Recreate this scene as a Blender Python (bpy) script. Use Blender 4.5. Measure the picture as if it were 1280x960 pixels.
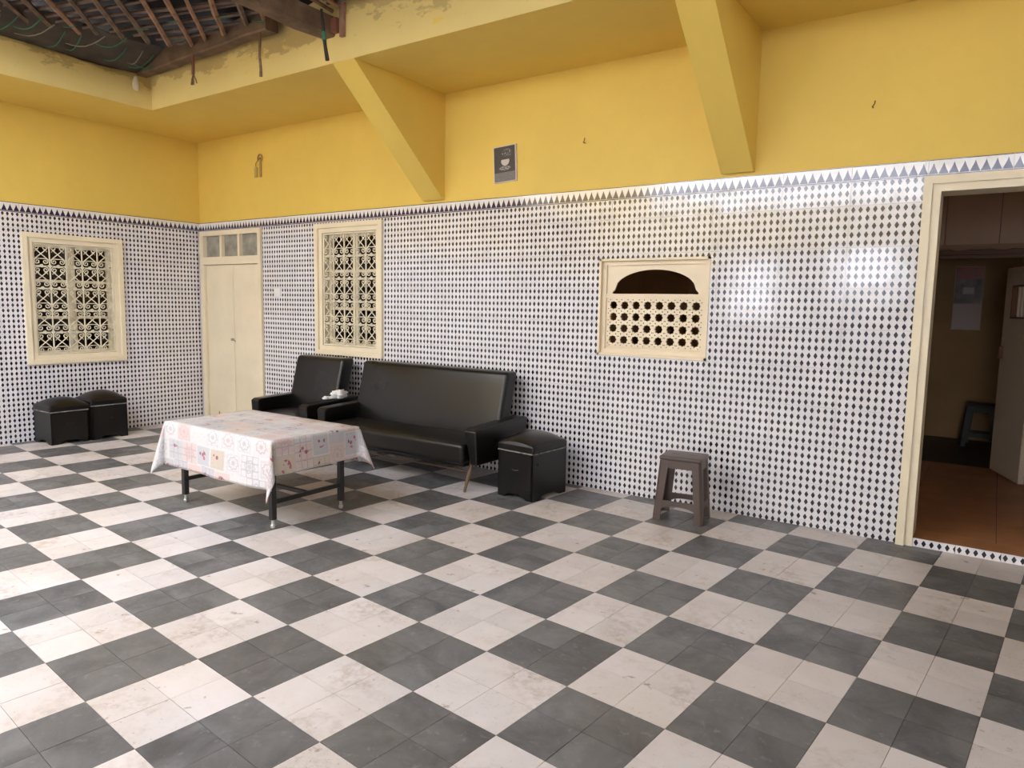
import bpy, bmesh, math, random
from mathutils import Vector, Matrix
random.seed(7)
for o in list(bpy.data.objects): bpy.data.objects.remove(o)
S = bpy.context.scene
C = S.collection
PI = math.pi

# ------------------------------------------------------------------ camera, sky, exposure
CAM = Vector((7.6923, -4.7936, 1.3977)); YAW, PITCH, ROLL, FPX = 2.171, -0.1104, 0.0186, 882.758
_f = Vector((math.cos(YAW)*math.cos(PITCH), math.sin(YAW)*math.cos(PITCH), math.sin(PITCH)))
_r = Vector((math.sin(YAW), -math.cos(YAW), 0)); _u = _r.cross(_f)
_r, _u = math.cos(ROLL)*_r + math.sin(ROLL)*_u, -math.sin(ROLL)*_r + math.cos(ROLL)*_u
cd = bpy.data.cameras.new('camera'); cam = bpy.data.objects.new('camera', cd); C.objects.link(cam)
cd.sensor_width = 36.0; cd.lens = FPX/1280*36.0; cd.clip_start = .05
cam.matrix_world = Matrix(((_r.x, _u.x, -_f.x, CAM.x), (_r.y, _u.y, -_f.y, CAM.y), (_r.z, _u.z, -_f.z, CAM.z), (0, 0, 0, 1)))
S.camera = cam

W = bpy.data.worlds.new('overcast_sky'); S.world = W; W.use_nodes = True
bg = W.node_tree.nodes['Background']
bg.inputs[0].default_value = (.935, .97, 1.075, 1); bg.inputs[1].default_value = 9.0
S.view_settings.view_transform = 'Standard'; S.view_settings.look = 'None'
S.view_settings.gamma = 1; S.view_settings.use_curve_mapping = False
S.view_settings.exposure = 0.10

# ------------------------------------------------------------------ node helpers
class NB:
    def __init__(s, name):
        s.m = bpy.data.materials.new(name); s.m.use_nodes = True
        s.t = s.m.node_tree; s.b = s.t.nodes['Principled BSDF']
    def n(s, t, **k):
        x = s.t.nodes.new(t)
        for a, b in k.items(): setattr(x, a, b)
        return x
    def put(s, sock, v):
        if hasattr(v, 'is_output'): s.t.links.new(v, sock)
        elif v is not None:
            if isinstance(v, (tuple, list)) and len(v) == 3 and sock.type == 'RGBA': v = (*v, 1)
            sock.default_value = v
    def set(s, **k):
        for a, v in k.items(): s.put(s.b.inputs[a.replace('_', ' ')], v)
        return s
    def ma(s, op, a, b=None, c=None):
        x = s.n('ShaderNodeMath', operation=op)
        for i, v in enumerate((a, b, c)):
            if v is not None: s.put(x.inputs[i], v)
        return x.outputs[0]
    def vm(s, op, a, b=None):
        x = s.n('ShaderNodeVectorMath', operation=op); s.put(x.inputs[0], a)
        if b is not None: s.put(x.inputs[3] if op == 'SCALE' else x.inputs[1], b)
        return x.outputs[0]
    def mix(s, f, a, b, mode='MIX'):
        x = s.n('ShaderNodeMix', data_type='RGBA', blend_type=mode)
        s.put(x.inputs[0], f); s.put(x.inputs[6], a); s.put(x.inputs[7], b); return x.outputs[2]
    def noise(s, v, scale, detail=3, rough=.55, dist=0, col=False):
        x = s.n('ShaderNodeTexNoise'); s.put(x.inputs['Vector'], v)
        x.inputs['Scale'].default_value = scale; x.inputs['Detail'].default_value = detail
        x.inputs['Roughness'].default_value = rough; x.inputs['Distortion'].default_value = dist
        return x.outputs[1 if col else 0]
    def rng(s, v, a, b, lo=0., hi=1.):
        x = s.n('ShaderNodeMapRange'); s.put(x.inputs[0], v)
        for i, q in enumerate((a, b, lo, hi)): x.inputs[i+1].default_value = q
        return x.outputs[0]
    def pos(s): return s.n('ShaderNodeNewGeometry').outputs['Position']
    def obj(s): return s.n('ShaderNodeTexCoord').outputs['Object']
    def uv(s): return s.n('ShaderNodeTexCoord').outputs['UV']
    def orand(s): return s.n('ShaderNodeObjectInfo').outputs['Random']
    def sep(s, v):
        x = s.n('ShaderNodeSeparateXYZ'); s.put(x.inputs[0], v); return x.outputs
    def comb(s, a, b, c=0.):
        x = s.n('ShaderNodeCombineXYZ'); s.put(x.inputs[0], a); s.put(x.inputs[1], b); s.put(x.inputs[2], c); return x.outputs[0]
    def white(s, v):
        x = s.n('ShaderNodeTexWhiteNoise'); s.put(x.inputs['Vector'], v); return x.outputs
    def bump(s, h, strength=.3, dist=.01):
        x = s.n('ShaderNodeBump'); s.put(x.inputs['Height'], h)
        x.inputs['Strength'].default_value = strength; x.inputs['Distance'].default_value = dist
        s.t.links.new(x.outputs[0], s.b.inputs['Normal']); return s

MT = {}
def simple(name, col, rough=.5, metal=0., nscale=0, nvar=.15, bump=0, bscale=60, spec=.5):
    k = NB(name); p = k.obj()
    c = col
    if nscale:
        f = k.noise(p, nscale, 4)
        c = k.mix(k.rng(f, .3, .7), tuple(x*(1-nvar) for x in col), tuple(min(1, x*(1+nvar)) for x in col))
    k.set(Base_Color=c, Roughness=rough, Metallic=metal); k.b.inputs['Specular IOR Level'].default_value = spec
    if bump: k.bump(k.noise(p, bscale, 3), bump, .004)
    MT[name] = k.m; return k.m

def m_plaster(name, col, dirt=.0):
    k = NB(name); p = k.pos()
    a = k.noise(p, .8, 4); b = k.noise(p, 6, 5, .65)
    c = k.mix(k.rng(a, .3, .7), tuple(x*.93 for x in col), tuple(min(1, x*1.05) for x in col))
    c = k.mix(k.rng(b, .45, .75, 0, .25), c, tuple(x*.86 for x in col))
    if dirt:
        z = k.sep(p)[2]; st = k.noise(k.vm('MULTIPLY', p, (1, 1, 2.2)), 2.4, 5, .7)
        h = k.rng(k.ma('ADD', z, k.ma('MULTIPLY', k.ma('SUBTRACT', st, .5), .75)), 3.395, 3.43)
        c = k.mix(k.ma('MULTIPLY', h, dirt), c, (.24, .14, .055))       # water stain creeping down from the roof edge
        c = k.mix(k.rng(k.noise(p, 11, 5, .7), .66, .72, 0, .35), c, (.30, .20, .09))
    k.set(Base_Color=c, Roughness=.62)
    k.bump(k.noise(p, 14, 5, .6), .25, .006); MT[name] = k.m
YEL = (.775, .545, .108)
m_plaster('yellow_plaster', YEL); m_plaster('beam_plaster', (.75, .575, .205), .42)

def diamond_mask(k, u, v, pu, pv, a, b, e=1.15):
    fu = k.ma('DIVIDE', k.ma('ABSOLUTE', k.ma('SUBTRACT', k.ma('FRACT', k.ma('DIVIDE', u, pu)), .5)), a)
    fv = k.ma('DIVIDE', k.ma('ABSOLUTE', k.ma('SUBTRACT', k.ma('FRACT', k.ma('DIVIDE', v, pv)), .5)), b)
    return k.ma('LESS_THAN', k.ma('ADD', k.ma('POWER', fu, e), k.ma('POWER', fv, e)), 1.)
TW, TH = .4025, .25
def m_walltile(name, world=False):
    k = NB(name); o = k.pos() if world else k.obj(); x, y, z = k.sep(o)
    u = k.ma('ADD', k.ma('ADD', x, y), 50*TW) if world else k.ma('ADD', x, 10*TW)
    v = k.ma('SUBTRACT', z, .04 - TH) if world else k.ma('ADD', z, TH)
    d = diamond_mask(k, u, v, TW/10, .05, .30, .395)
    g = k.noise(k.pos(), 3, 3)
    w = k.mix(k.rng(g, .3, .7), (.715, .69, .70), (.78, .755, .76))
    c = k.mix(d, w, k.mix(k.rng(k.noise(k.pos(), 9, 2), .4, .6), (.013, .011, .02), (.025, .02, .035)))
    k.set(Base_Color=c, Roughness=.13); k.b.inputs['Specular IOR Level'].default_value = .78
    k.bump(k.noise(k.pos(), 5, 2), .10, .02)
    MT[name] = k.m
m_walltile('diamond_tile'); m_walltile('diamond_tile_far', True)
def m_border():
    k = NB('border_tile'); x, y, z = k.sep(k.obj())
    f = k.ma('ABSOLUTE', k.ma('SUBTRACT', k.ma('FRACT', k.ma('DIVIDE', k.ma('ADD', x, 10*TW), TW/8)), .5))
    t = k.rng(z, .017, .078)                                    # 0 foot .. 1 tip
    w = k.ma('MULTIPLY', k.ma('POWER', k.ma('SUBTRACT', 1., t), 1.25), .47)
    tri = k.ma('MULTIPLY', k.ma('LESS_THAN', f, w), k.ma('GREATER_THAN', z, .013))
    line = k.ma('LESS_THAN', k.ma('ABSOLUTE', k.ma('SUBTRACT', z, .0075)), .0035)
    top = k.ma('GREATER_THAN', z, .0885)
    c = k.mix(tri, (.76, .74, .72), (.02, .012, .065))
    c = k.mix(line, c, (.05, .03, .10)); c = k.mix(top, c, (.05, .03, .05))
    k.set(Base_Color=c, Roughness=.13); k.b.inputs['Specular IOR Level'].default_value = .78
    k.bump(k.noise(k.pos(), 5, 2), .10, .02); MT['border_tile'] = k.m
m_border()

GR = -.0918; G0 = Vector((6.0429, -2.9832)); GU = .4
def m_floor(name, dark):
    k = NB(name); p = k.pos()
    q = k.n('ShaderNodeMapping', vector_type='TEXTURE'); q.inputs['Location'].default_value = (G0.x, G0.y, 0); q.inputs['Rotation'].default_value = (0, 0, GR)
    k.put(q.inputs[0], p); q = q.outputs[0]
    cell = k.vm('FLOOR', k.vm('SCALE', q, 1/.2)); cx, cy, _ = k.sep(cell); r = k.white(k.comb(cx, cy))
    off = k.vm('ADD', p, k.vm('SCALE', r[1], 7.))               # each tile its own cast
    n1 = k.noise(off, 4, 5, .62, .6); n2 = k.noise(off, 26, 4, .7); n3 = k.noise(p, 1.1, 3); n4 = k.noise(p, 75, 3, .7)
    if dark:
        c = k.mix(k.rng(n1, .36, .64), (.072, .072, .074), (.180, .178, .177))
        c = k.mix(k.rng(n3, .35, .65, 0, .5), c, (.140, .126, .110))
        c = k.mix(k.rng(n2, .58, .72, 0, .55), c, (.27, .265, .255))
        c = k.mix(k.rng(n4, .66, .74, 0, .45), c, (.045, .045, .045))
    else:
        c = k.mix(k.rng(n1, .3, .72), (.68, .625, .60), (.585, .535, .505))
        c = k.mix(k.rng(n3, .42, .66, 0, .35), c, (.60, .49, .38))
        big = k.noise(p, 2.3, 4, .6, .8)
        c = k.mix(k.rng(k.ma('MULTIPLY', k.rng(big, .52, .64), k.rng(n2, .42, .60)), 0, 1, 0, .42), c, (.33, .23, .15))
        c = k.mix(k.ma('MULTIPLY', k.rng(n4, .6, .72, 0, .75), k.rng(n1, .42, .6)), c, (.22, .17, .13))
        c = k.mix(k.rng(k.noise(p, 13, 3, .6), .66, .72, 0, .75), c, (.26, .19, .13))
    v = k.ma('ADD', .94, k.ma('MULTIPLY', r[0], .12))
    c = k.mix(1., c, k.comb(v, v, v), 'MULTIPLY')
    k.set(Base_Color=c, Roughness=k.rng(n2, .3, .7, .30, .52)); k.b.inputs['Specular IOR Level'].default_value = .45
    k.bump(k.ma('ADD', n2, k.ma('MULTIPLY', n4, .5)), .12, .003); MT[name] = k.m
m_floor('dark_cement_tile', True); m_floor('light_cement_tile', False)
simple('floor_joint', (.16, .13, .11), .9); simple('wall_grout', (.46, .44, .42), .9)
simple('cream_paint', (.80, .70, .50), .38, nscale=3, nvar=.06, bump=.08, bscale=25)
simple('cream_iron', (.74, .67, .50), .45, nscale=12, nvar=.12)
simple('hatch_paint', (.82, .70, .50), .45, nscale=4, nvar=.05)
simple('hole_shade', (.05, .04, .03), .9)
simple('black_steel', (.018, .015, .014), .35); simple('foot_cap', (.55, .53, .48), .3, .4)
simple('brown_plastic', (.085, .058, .047), .42, nscale=6, nvar=.08)
simple('dark_plastic', (.03, .028, .028), .5)
simple('white_plastic', (.75, .73, .70), .4); simple('worn_edge', (.22, .20, .18), .7, nscale=20, nvar=.9)
simple('old_timber', (.14, .085, .048), .8, nscale=7, nvar=.4, bump=.5, bscale=40)
simple('cane', (.30, .165, .10), .75, nscale=9, nvar=.4, bump=.4, bscale=80)
simple('cane_grey', (.16, .105, .072), .8, nscale=9, nvar=.35, bump=.4, bscale=80)
simple('tarp', (.012, .009, .010), .9, nscale=3, nvar=.5, spec=.2)
simple('netting', (.06, .047, .035), .9, nscale=6, nvar=.35)
simple('green_twine', (.03, .16, .08), .6); simple('grey_twine', (.20, .19, .12), .8)
simple('rope', (.22, .13, .07), .9, nscale=60, nvar=.3); simple('red_rope', (.22, .09, .06), .9)
simple('black_strap', (.02, .018, .016), .6); simple('red_wood', (.22, .08, .045), .8)
simple('brown_wire', (.20, .13, .08), .4, .6)
simple('nail_iron', (.10, .07, .03), .6); simple('hanger_paint', (.50, .36, .10), .7); simple('hanger_dark', (.38, .24, .07), .8)
simple('kitchen_wall', (.50, .31, .15), .7, nscale=2, nvar=.12); simple('kitchen_ceiling', (.6, .5, .4), .8)
simple('kitchen_cladding', (.60, .37, .21), .35, nscale=3, nvar=.06)
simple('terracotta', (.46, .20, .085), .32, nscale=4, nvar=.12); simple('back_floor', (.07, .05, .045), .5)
simple('back_wall', (.40, .25, .11), .7, nscale=2, nvar=.12)
simple('inner_door_paint', (.74, .60, .43), .45); simple('valance', (.42, .25, .14), .6); simple('pelmet', (.17, .075, .035), .5)
simple('room_dark', (.42, .31, .21), .9); simple('curtain_brown', (.30, .18, .10), .9)
simple('paper', (.62, .52, .46), .6); simple('tissue', (.85, .83, .80), .8); simple('red_line', (.4, .1, .1), .5)
simple('brass', (.42, .33, .2), .35, .7); simple('plaster_knob', (.72, .58, .38), .7)
simple('garden', (.20, .26, .08), .8, nscale=1.5, nvar=.4); simple('pale_ground', (.55, .5, .43), .8)

def m_leather():
    k = NB('black_leather'); p = k.pos(); n = k.noise(p, 2.2, 1)
    k.set(Base_Color=(.0042, .0034, .003), Roughness=k.rng(n, .3, .7, .27, .36))
    k.b.inputs['Specular IOR Level'].default_value = .46
    k.bump(n, .10, .04); MT['black_leather'] = k.m
m_leather()
def m_glass():
    k = NB('window_glass'); nt = k.t; out = nt.nodes['Material Output']
    g = k.n('ShaderNodeBsdfGlossy'); g.inputs['Roughness'].default_value = .05
    t = k.n('ShaderNodeBsdfTransparent'); t.inputs[0].default_value = (.62, .60, .55, 1)
    fr = k.n('ShaderNodeFresnel'); mx = k.n('ShaderNodeMixShader')
    nt.links.new(fr.outputs[0], mx.inputs[0]); nt.links.new(t.outputs[0], mx.inputs[1]); nt.links.new(g.outputs[0], mx.inputs[2])
    nt.links.new(mx.outputs[0], out.inputs[0]); MT['window_glass'] = k.m
m_glass()
simple('dusty_glass', (.30, .285, .235), .25, nscale=9, nvar=.3)

def m_cloth():
    k = NB('printed_oilcloth'); uv = k.uv(); x, y, z = k.sep(uv)
    PX, PY = .165, .135
    row = k.ma('FLOOR', k.ma('DIVIDE', y, PY)); xo = k.ma('ADD', x, k.ma('MULTIPLY', k.ma('FRACT', k.ma('MULTIPLY', row, .37)), PX))
    gx = k.ma('FLOOR', k.ma('DIVIDE', xo, PX)); gy = row
    fx = k.ma('SUBTRACT', k.ma('FRACT', k.ma('DIVIDE', xo, PX)), .5); fy = k.ma('SUBTRACT', k.ma('FRACT', k.ma('DIVIDE', y, PY)), .5)
    r = k.white(k.comb(gx, gy, 3.)); r0 = r[0]; r2 = k.sep(r[1])
    c = k.mix(k.ma('GREATER_THAN', r0, .38), (.60, .58, .57), (.60, .475, .44))
    c = k.mix(k.ma('GREATER_THAN', r0, .68), c, (.47, .47, .48))
    c = k.mix(k.ma('GREATER_THAN', r0, .88), c, (.53, .46, .37))
    edge = k.ma('MULTIPLY', k.ma('GREATER_THAN', k.ma('MAXIMUM', k.ma('ABSOLUTE', fx), k.ma('ABSOLUTE', fy)), .45), k.ma('GREATER_THAN', r2[1], .35))
    c = k.mix(k.ma('MULTIPLY', edge, .7), c, (.66, .64, .63))
    lat = k.ma('MAXIMUM', k.ma('LESS_THAN', k.ma('ABSOLUTE', k.ma('SUBTRACT', k.ma('FRACT', k.ma('MULTIPLY', fx, 3.)), .5)), .09), k.ma('LESS_THAN', k.ma('ABSOLUTE', k.ma('SUBTRACT', k.ma('FRACT', k.ma('MULTIPLY', fy, 3.)), .5)), .09))
    c = k.mix(k.ma('MULTIPLY', k.ma('MULTIPLY', lat, k.ma('LESS_THAN', k.ma('ABSOLUTE', k.ma('SUBTRACT', r2[2], .2)), .12)), .6), c, (.34, .33, .35))
    # fine grey ornament on some patches
    d = k.ma('SQRT', k.ma('ADD', k.ma('MULTIPLY', fx, fx), k.ma('MULTIPLY', fy, fy)))
    ang = k.ma('ARCTAN2', fy, fx)
    pet = k.ma('MULTIPLY', k.ma('SINE', k.ma('MULTIPLY', ang, 8.)), .03)
    ring = k.ma('LESS_THAN', k.ma('ABSOLUTE', k.ma('SUBTRACT', k.ma('ADD', d, pet), .27)), .035)
    core = k.ma('LESS_THAN', k.ma('ADD', d, pet), .11)
    ringm = k.ma('MULTIPLY', k.ma('MAXIMUM', ring, core), k.ma('LESS_THAN', k.ma('ABSOLUTE', k.ma('SUBTRACT', r2[0], .3)), .22))
    c = k.mix(k.ma('MULTIPLY', ringm, .75), c, k.mix(k.ma('GREATER_THAN', r2[1], .5), (.42, .40, .42), (.52, .36, .37)))
    sq = k.ma('LESS_THAN', k.ma('ABSOLUTE', k.ma('SUBTRACT', k.ma('MAXIMUM', k.ma('ABSOLUTE', fx), k.ma('ABSOLUTE', fy)), .36)), .018)
    c = k.mix(k.ma('MULTIPLY', k.ma('MULTIPLY', sq, k.ma('GREATER_THAN', r2[2], .5)), .55), c, (.45, .42, .42))
    # small crimson flowers
    vo = k.n('ShaderNodeTexVoronoi'); k.put(vo.inputs['Vector'], uv); vo.inputs['Scale'].default_value = 30
    fl = k.ma('LESS_THAN', vo.outputs['Distance'], .40)
    zone = k.ma('LESS_THAN', k.ma('ADD', k.ma('MULTIPLY', k.ma('ADD', fx, .08), k.ma('ADD', fx, .08)), k.ma('MULTIPLY', fy, fy)), .075)
    flm = k.ma('MULTIPLY', k.ma('MULTIPLY', fl, zone), k.ma('GREATER_THAN', r2[0], .55))
    vc = k.white(vo.outputs['Color'])[0]
    c = k.mix(k.ma('MULTIPLY', flm, .9), c, k.mix(vc, (.16, .02, .045), (.48, .12, .18)))
    sp = k.noise(uv, 48, 4, .75)
    c = k.mix(k.rng(sp, .54, .68, 0, .5), c, (.42, .34, .32))
    k.set(Base_Color=c, Roughness=.34); k.bump(k.noise(uv, 7, 2), .12, .01); MT['printed_oilcloth'] = k.m
m_cloth()
def m_poster():
    k = NB('poster_print'); x, y, z = k.sep(k.obj())
    c = k.mix(k.rng(k.noise(k.obj(), 30, 4), .3, .7), (.016, .011, .011), (.045, .032, .030))
    def ell(cx, cz, a, b):
        ux = k.ma('DIVIDE', k.ma('SUBTRACT', x, cx), a); uz = k.ma('DIVIDE', k.ma('SUBTRACT', z, cz), b)
        return k.ma('LESS_THAN', k.ma('ADD', k.ma('MULTIPLY', ux, ux), k.ma('MULTIPLY', uz, uz)), 1.)
    fine = k.noise(k.vm('MULTIPLY', k.obj(), (1, 1, 1.6)), 70, 3)
    c = k.mix(k.ma('MULTIPLY', ell(.02, .23, .05, .035), k.rng(fine, .5, .6, 0, .5)), c, (.5, .46, .46))
    cup = k.ma('MULTIPLY', ell(.005, .165, .040, .036), k.ma('LESS_THAN', z, .178))
    c = k.mix(k.ma('MULTIPLY', cup, .85), c, (.62, .56, .50))
    c = k.mix(k.ma('MULTIPLY', ell(.0, .11, .055, .018), k.rng(fine, .4, .55, 0, .6)), c, (.5, .46, .44))
    c = k.mix(k.ma('MULTIPLY', k.ma('LESS_THAN', z, .078), k.rng(fine, .3, .7, .35, .9)), c, (.22, .20, .20))
    k.set(Base_Color=c, Roughness=.4); MT['poster_print'] = k.m
m_poster()
def m_calendar():
    k = NB('calendar_picture'); p = k.obj(); x, y, z = k.sep(p)
    n = k.noise(p, 9, 4); c = k.mix(k.rng(n, .35, .65), (.05, .035, .035), (.22, .14, .11))
    c = k.mix(k.ma('MULTIPLY', k.ma('GREATER_THAN', z, .53), k.rng(n, .3, .6, .3, 1.)), c, (.36, .055, .03))
    c = k.mix(k.ma('MULTIPLY', k.ma('LESS_THAN', k.ma('ABSOLUTE', k.ma('SUBTRACT', z, .41)), .035), k.ma('LESS_THAN', k.ma('ABSOLUTE', x), .05)), c, (.42, .36, .30))
    k.set(Base_Color=c, Roughness=.4); MT['calendar_picture'] = k.m
m_calendar()

# ------------------------------------------------------------------ geometry helpers
def tag(o, label=None, cat=None, group=None, kind=None):
    for a, v in (('label', label), ('category', cat), ('group', group), ('kind', kind)):
        if v: o[a] = v
    return o
def link(name, me, mat=None, parent=None, loc=None):
    o = bpy.data.objects.new(name, me); C.objects.link(o)
    if mat and me and not me.materials:
        for m in (mat if isinstance(mat, (list, tuple)) else [mat]): me.materials.append(MT[m])
    if parent: o.parent = parent
    if loc: o.location = loc
    return o
def empty(name, loc=(0, 0, 0), rz=0, parent=None):
    o = bpy.data.objects.new(name, None); C.objects.link(o); o.location = loc; o.rotation_euler = (0, 0, rz)
    o.empty_display_size = .1
    if parent: o.parent = parent
    return o
class MB:
    def __init__(s): s.v = []; s.f = []; s.mi = []
    def add(s, vs, fs, mi=0):
        b = len(s.v); s.v += [tuple(v) for v in vs]; s.f += [tuple(i+b for i in f) for f in fs]; s.mi += [mi]*len(fs); return s
    def box(s, a, b, mi=0):
        x0, y0, z0 = a; x1, y1, z1 = b
        return s.add([(x0,y0,z0),(x1,y0,z0),(x1,y1,z0),(x0,y1,z0),(x0,y0,z1),(x1,y0,z1),(x1,y1,z1),(x0,y1,z1)],
                     [(0,3,2,1),(4,5,6,7),(0,1,5,4),(1,2,6,5),(2,3,7,6),(3,0,4,7)], mi)
    def rbox(s, size, c=(0, 0, 0), r=.02, n=3, fn=None, mi=0):
        h = [x/2 for x in size]; r = min(r, min(h)*.98)
        ax = []
        for q in h:
            i = [-q, -q+r*.35, -q+r*.75] + [(-q+r) + (2*q-2*r)*t/max(1, n) for t in range(n+1)] + [q-r*.75, q-r*.35, q]
            ax.append(i)
        idx = {}; vs = []; fs = []
        def vid(i, j, k):
            if (i, j, k) not in idx:
                p = (ax[0][i], ax[1][j], ax[2][k])
                q = [max(-(h[a]-r), min(h[a]-r, p[a])) for a in range(3)]
                d = [p[a]-q[a] for a in range(3)]; L = math.sqrt(sum(t*t for t in d)) or 1
                p = Vector([q[a]+d[a]/L*r for a in range(3)])
                if fn: p = Vector(fn(p))
                idx[(i, j, k)] = len(vs); vs.append((p.x+c[0], p.y+c[1], p.z+c[2]))
            return idx[(i, j, k)]
        N = [len(a)-1 for a in ax]
        for i in range(N[0]):
            for j in range(N[1]):
                fs.append((vid(i,j,0),vid(i,j+1,0),vid(i+1,j+1,0),vid(i+1,j,0)))
                fs.append((vid(i,j,N[2]),vid(i+1,j,N[2]),vid(i+1,j+1,N[2]),vid(i,j+1,N[2])))
        for i in range(N[0]):
            for k in range(N[2]):
                fs.append((vid(i,0,k),vid(i+1,0,k),vid(i+1,0,k+1),vid(i,0,k+1)))
                fs.append((vid(i,N[1],k),vid(i,N[1],k+1),vid(i+1,N[1],k+1),vid(i+1,N[1],k)))
        for j in range(N[1]):
            for k in range(N[2]):
                fs.append((vid(0,j,k),vid(0,j,k+1),vid(0,j+1,k+1),vid(0,j+1,k)))
                fs.append((vid(N[0],j,k),vid(N[0],j+1,k),vid(N[0],j+1,k+1),vid(N[0],j,k+1)))
        return s.add(vs, fs, mi)
    def tube(s, pts, r, n=6, cap=True, mi=0):
        pts = [Vector(p) for p in pts]; R = r if isinstance(r, (list, tuple)) else [r]*len(pts)
        vs = []; fs = []; prev = None
        for i, p in enumerate(pts):
            t = (pts[min(i+1, len(pts)-1)] - pts[max(i-1, 0)]).normalized()
            if prev is None:
                a = Vector((0, 0, 1)) if abs(t.z) < .9 else Vector((1, 0, 0))
                prev = (a - t*a.dot(t)).normalized()
            else: prev = (prev - t*prev.dot(t)).normalized()
            b = t.cross(prev)
            for k in range(n):
                q = 2*PI*k/n + PI/n; vs.append(p + (prev*math.cos(q) + b*math.sin(q))*R[i])
        for i in range(len(pts)-1):
            for k in range(n):
                fs.append((i*n+k, i*n+(k+1) % n, (i+1)*n+(k+1) % n, (i+1)*n+k))
        if cap: fs.append(tuple(reversed(range(n)))); fs.append(tuple(range((len(pts)-1)*n, len(pts)*n)))
        return s.add(vs, fs, mi)
    def prism(s, poly, plane, a, b, mi=0):
        # poly in two axes, extruded along the third ('x','y','z') from a to b
        def P(p, t): return {'x': (t, p[0], p[1]), 'y': (p[0], t, p[1]), 'z': (p[0], p[1], t)}[plane]
        n = len(poly); vs = [P(p, a) for p in poly] + [P(p, b) for p in poly]
        fs = [tuple(range(n)), tuple(reversed(range(n, 2*n)))] + [(i, n+i, n+(i+1) % n, (i+1) % n) for i in range(n)]
        return s.add(vs, fs, mi)
    def lathe(s, prof, n=16, c=(0, 0, 0), mi=0):
        vs = []; fs = []
        for r, z in prof:
            for k in range(n): vs.append((c[0]+r*math.cos(2*PI*k/n), c[1]+r*math.sin(2*PI*k/n), c[2]+z))
        for i in range(len(prof)-1):
            for k in range(n): fs.append((i*n+k, i*n+(k+1) % n, (i+1)*n+(k+1) % n, (i+1)*n+k))
        fs.append(tuple(reversed(range(n)))); fs.append(tuple(range((len(prof)-1)*n, len(prof)*n)))
        return s.add(vs, fs, mi)
    def mesh(s, name, smooth=False, mats=None, uv=None):
        me = bpy.data.meshes.new(name); me.from_pydata(s.v, [], s.f); 
        for m in mats or []: me.materials.append(MT[m])
        me.polygons.foreach_set('material_index', s.mi)
        bm = bmesh.new(); bm.from_mesh(me); bmesh.ops.recalc_face_normals(bm, faces=bm.faces[:]); bm.to_mesh(me); bm.free()
        if smooth:
            me.polygons.foreach_set('use_smooth', [True]*len(me.polygons))
            if smooth != 'all': me.set_sharp_from_angle(angle=math.radians(38))
        me.update(); return me
    def build(s, name, mat, parent=None, smooth=False, loc=None):
        return link(name, s.mesh(name, smooth), mat, parent, loc)

def rects_minus(x0, x1, z0, z1, holes):
    xs = sorted({x0, x1, *[min(max(h[0], x0), x1) for h in holes], *[min(max(h[1], x0), x1) for h in holes]})
    zs = sorted({z0, z1, *[min(max(h[2], z0), z1) for h in holes], *[min(max(h[3], z0), z1) for h in holes]})
    out = []
    for a, b in zip(xs, xs[1:]):
        col = []
        for c, d in zip(zs, zs[1:]):
            mx, mz = (a+b)/2, (c+d)/2
            if any(h[0] < mx < h[1] and h[2] < mz < h[3] for h in holes): continue
            if col and abs(col[-1][3]-c) < 1e-6: col[-1][3] = d
            else: col.append([a, b, c, d])
        out += col
    return out

# ------------------------------------------------------------------ main dimensions
RX, RY = 9.6, -8.0            # far room sides
TOPZ, SOF, FTOP = 2.275, 3.175, 3.48
EX, EY = .93, -1.03           # edges of the overhang (left, right)
BB = 2.18                     # underside of the border course
KZ = .05
D1 = (.03, 1.15, 0, 2.172)                 # door_1 outer
W2 = (2.01, 2.94, .88, 2.165)              # window_2 outer
HT = (5.19, 6.037, 1.042, 1.757)           # hatch outer
D2 = (7.275, 8.42, 0, 2.18)                # door_2 outer
W1 = (-1.835, -.90, .743, 2.010)           # window_1 outer (Y)

# ------------------------------------------------------------------ walls
def wall_mesh(name, mat, x0, x1, z0, z1, holes, y0, y1, left=False):
    mb = MB()
    for a, b, c, d in rects_minus(x0, x1, z0, z1, holes):
        if left: mb.box((-y1, a, c), (-y0, b, d))
        else: mb.box((a, y0, c), (b, y1, d))
    return mb.build(name, mat)
def shrink(h, m=.006): return (h[0]+m, h[1]-m, h[2]+(m if h[2] > 0 else -1), h[3]-m)
wr = wall_mesh('wall_right', 'yellow_plaster', -.2, RX+.2, 0, SOF+.02, [shrink(D1), shrink(W2), shrink(HT), shrink(D2)], .009, .2)
tag(wr, 'long yellow wall with blue and white diamond tile dado, doors and hatch', 'wall', kind='structure')
wl = wall_mesh('wall_left', 'yellow_plaster', RY-.2, .009, 0, SOF+.02, [shrink(W1)], .009, .2, True)
tag(wl, 'yellow end wall with diamond tile dado and one grilled window', 'wall', kind='structure')

def bed(par, x0, x1, holes, left=False):
    mb = MB()
    for a, b, c, d in rects_minus(x0, x1, 0, TOPZ-.004, holes):
        if left: mb.box((-.010, a, c), (-.0055, b, d))
        else: mb.box((a, .0055, c), (b, .010, d))
    mb.build('grout_bed', 'wall_grout', par)
bed(wr, 0, RX, [D1, W2, HT, D2]); bed(wl, RY, 0, [W1], True)

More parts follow.
